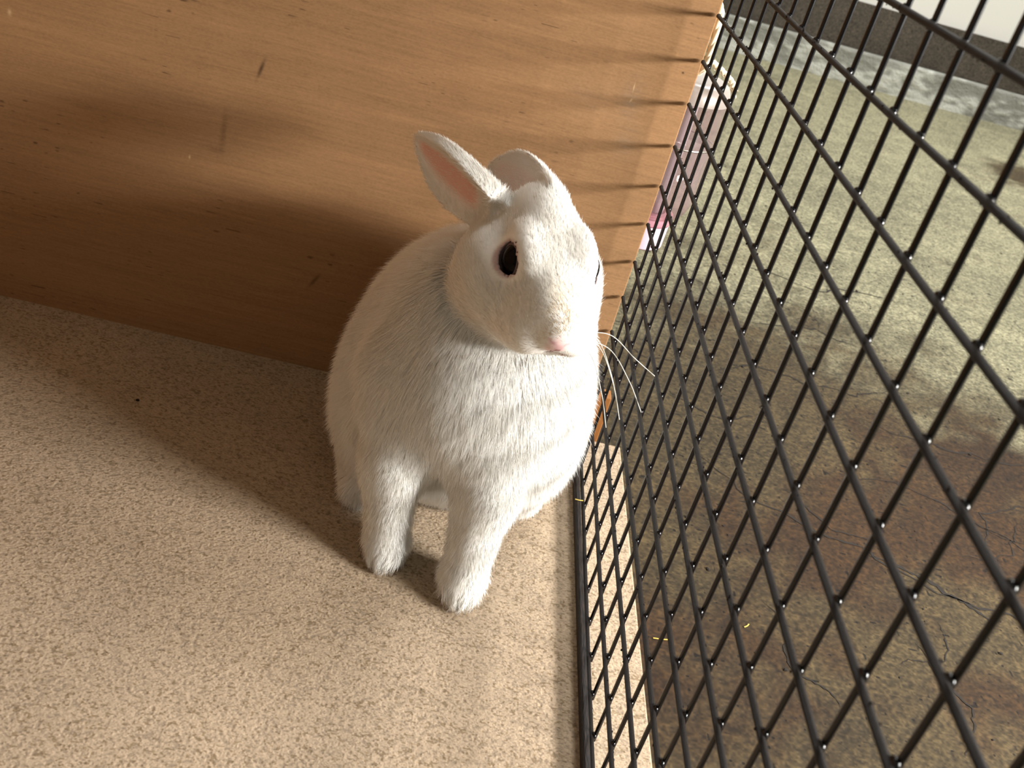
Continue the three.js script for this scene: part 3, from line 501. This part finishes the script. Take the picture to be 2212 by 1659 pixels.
    for (let k = 0; k < 3; k++) {
      const tt = k / 2, al = len * tt * (1 - 0.12 * tt), up = len * (lift * tt * 1.25 - lift * 0.42 * tt * tt) - 0.0002, w = wid * (1 - 0.25 * tt);
      const X = x + cx * al + nx * up, Y = Math.max(0.0006, y + cy * al + ny * up), Z = z + cz * al + nz * up;
      if (k < 2) { fp.push(X + wx * w, Y + wy * w, Z + wz * w, X - wx * w, Y - wy * w, Z - wz * w); fn.push(nx, ny, nz, nx, ny, nz); fc.push(cr, cg, cb, cr, cg, cb); } else { fp.push(X, Y, Z); fn.push(nx, ny, nz); fc.push(cr, cg, cb); }
    }
    fi.push(base, base + 1, base + 2, base + 2, base + 1, base + 3, base + 2, base + 3, base + 4);
  }
  // wind every ribbon so that its face looks away from the skin
  for (let k = 0; k < fi.length; k += 3) { const a = fi[k] * 3, b = fi[k + 1] * 3, c = fi[k + 2] * 3; const ux = fp[b] - fp[a], uy = fp[b + 1] - fp[a + 1], uz = fp[b + 2] - fp[a + 2], vx = fp[c] - fp[a], vy = fp[c + 1] - fp[a + 1], vz = fp[c + 2] - fp[a + 2]; if ((uy * vz - uz * vy) * fn[a] + (uz * vx - ux * vz) * fn[a + 1] + (ux * vy - uy * vx) * fn[a + 2] < 0) { const s = fi[k + 1]; fi[k + 1] = fi[k + 2]; fi[k + 2] = s; } }
  const fg = new THREE.BufferGeometry(); fg.setAttribute('position', new THREE.Float32BufferAttribute(fp, 3)); fg.setAttribute('normal', new THREE.Float32BufferAttribute(fn, 3)); fg.setAttribute('color', new THREE.Float32BufferAttribute(fc, 3)); fg.setIndex(fi);
  const fur = mesh('fur', fg, new THREE.MeshPhysicalMaterial({ vertexColors: true, roughness: 1, transmission: 0.3, thickness: 0, side: THREE.DoubleSide }), t); fur.userData.kind = 'stuff'; fur.userData.label = 'soft white fur';

  // whiskers
  const matWhisker = new THREE.MeshStandardMaterial({ color: 0xd9d6cc, roughness: 0.5 });
  const whisk = (pts, r = 0.00022) => mesh('whisker', tube(pts, r, 5, 24), matWhisker, t);
  const root = (l, u, f) => hp(l, u, f);
  const W0 = root(0.0125, -0.009, 0.037), W1 = root(0.0128, -0.011, 0.034), W2 = root(0.012, -0.013, 0.036), W3 = root(0.0125, -0.007, 0.035);
  whisk([W0, [W0[0] + 0.016, W0[1] - 0.003, W0[2] - 0.004], [-0.018, 0.138, 0.172], [-0.006, 0.121, 0.170]]);
  whisk([W1, [W1[0] + 0.012, W1[1] - 0.004, W1[2] - 0.004], [-0.024, 0.133, 0.170], [-0.0145, 0.113, 0.168]]);
  whisk([W2, [W2[0] + 0.010, W2[1] - 0.006, W2[2] - 0.003], [-0.028, 0.127, 0.172], [-0.020, 0.108, 0.170]]);
  whisk([W3, [W3[0] + 0.015, W3[1] + 0.001, W3[2] - 0.004], [-0.018, 0.148, 0.168], [-0.004, 0.138, 0.162]]);
  whisk([W1, [W1[0] + 0.011, W1[1] - 0.002, W1[2] - 0.006], [-0.026, 0.136, 0.164], [-0.017, 0.118, 0.160]]);
  // claws
  const matClaw = new THREE.MeshStandardMaterial({ color: 0xcbb79a, roughness: 0.4 });
  for (const [wx, wz, r] of [[-0.1115, 0.1735, 0.0112], [-0.0692, 0.1895, 0.0118]]) for (const [o, b] of [[-0.006, -0.001], [-0.0021, 0.0018], [0.0021, 0.0018], [0.006, -0.001]]) {
    const cg2 = new THREE.ConeGeometry(0.0009, 0.006, 8).rotateX(Math.PI / 2 + 0.35).translate(wx + o * r / 0.0105, 0.0036, wz + b + 0.0125); mesh('claw', cg2, matClaw, t);
  }
  console.log('rabbit', N, 'verts', idx.length / 3, 'tris, fur', fi.length / 3);
}

renderer.render(scene, camera);
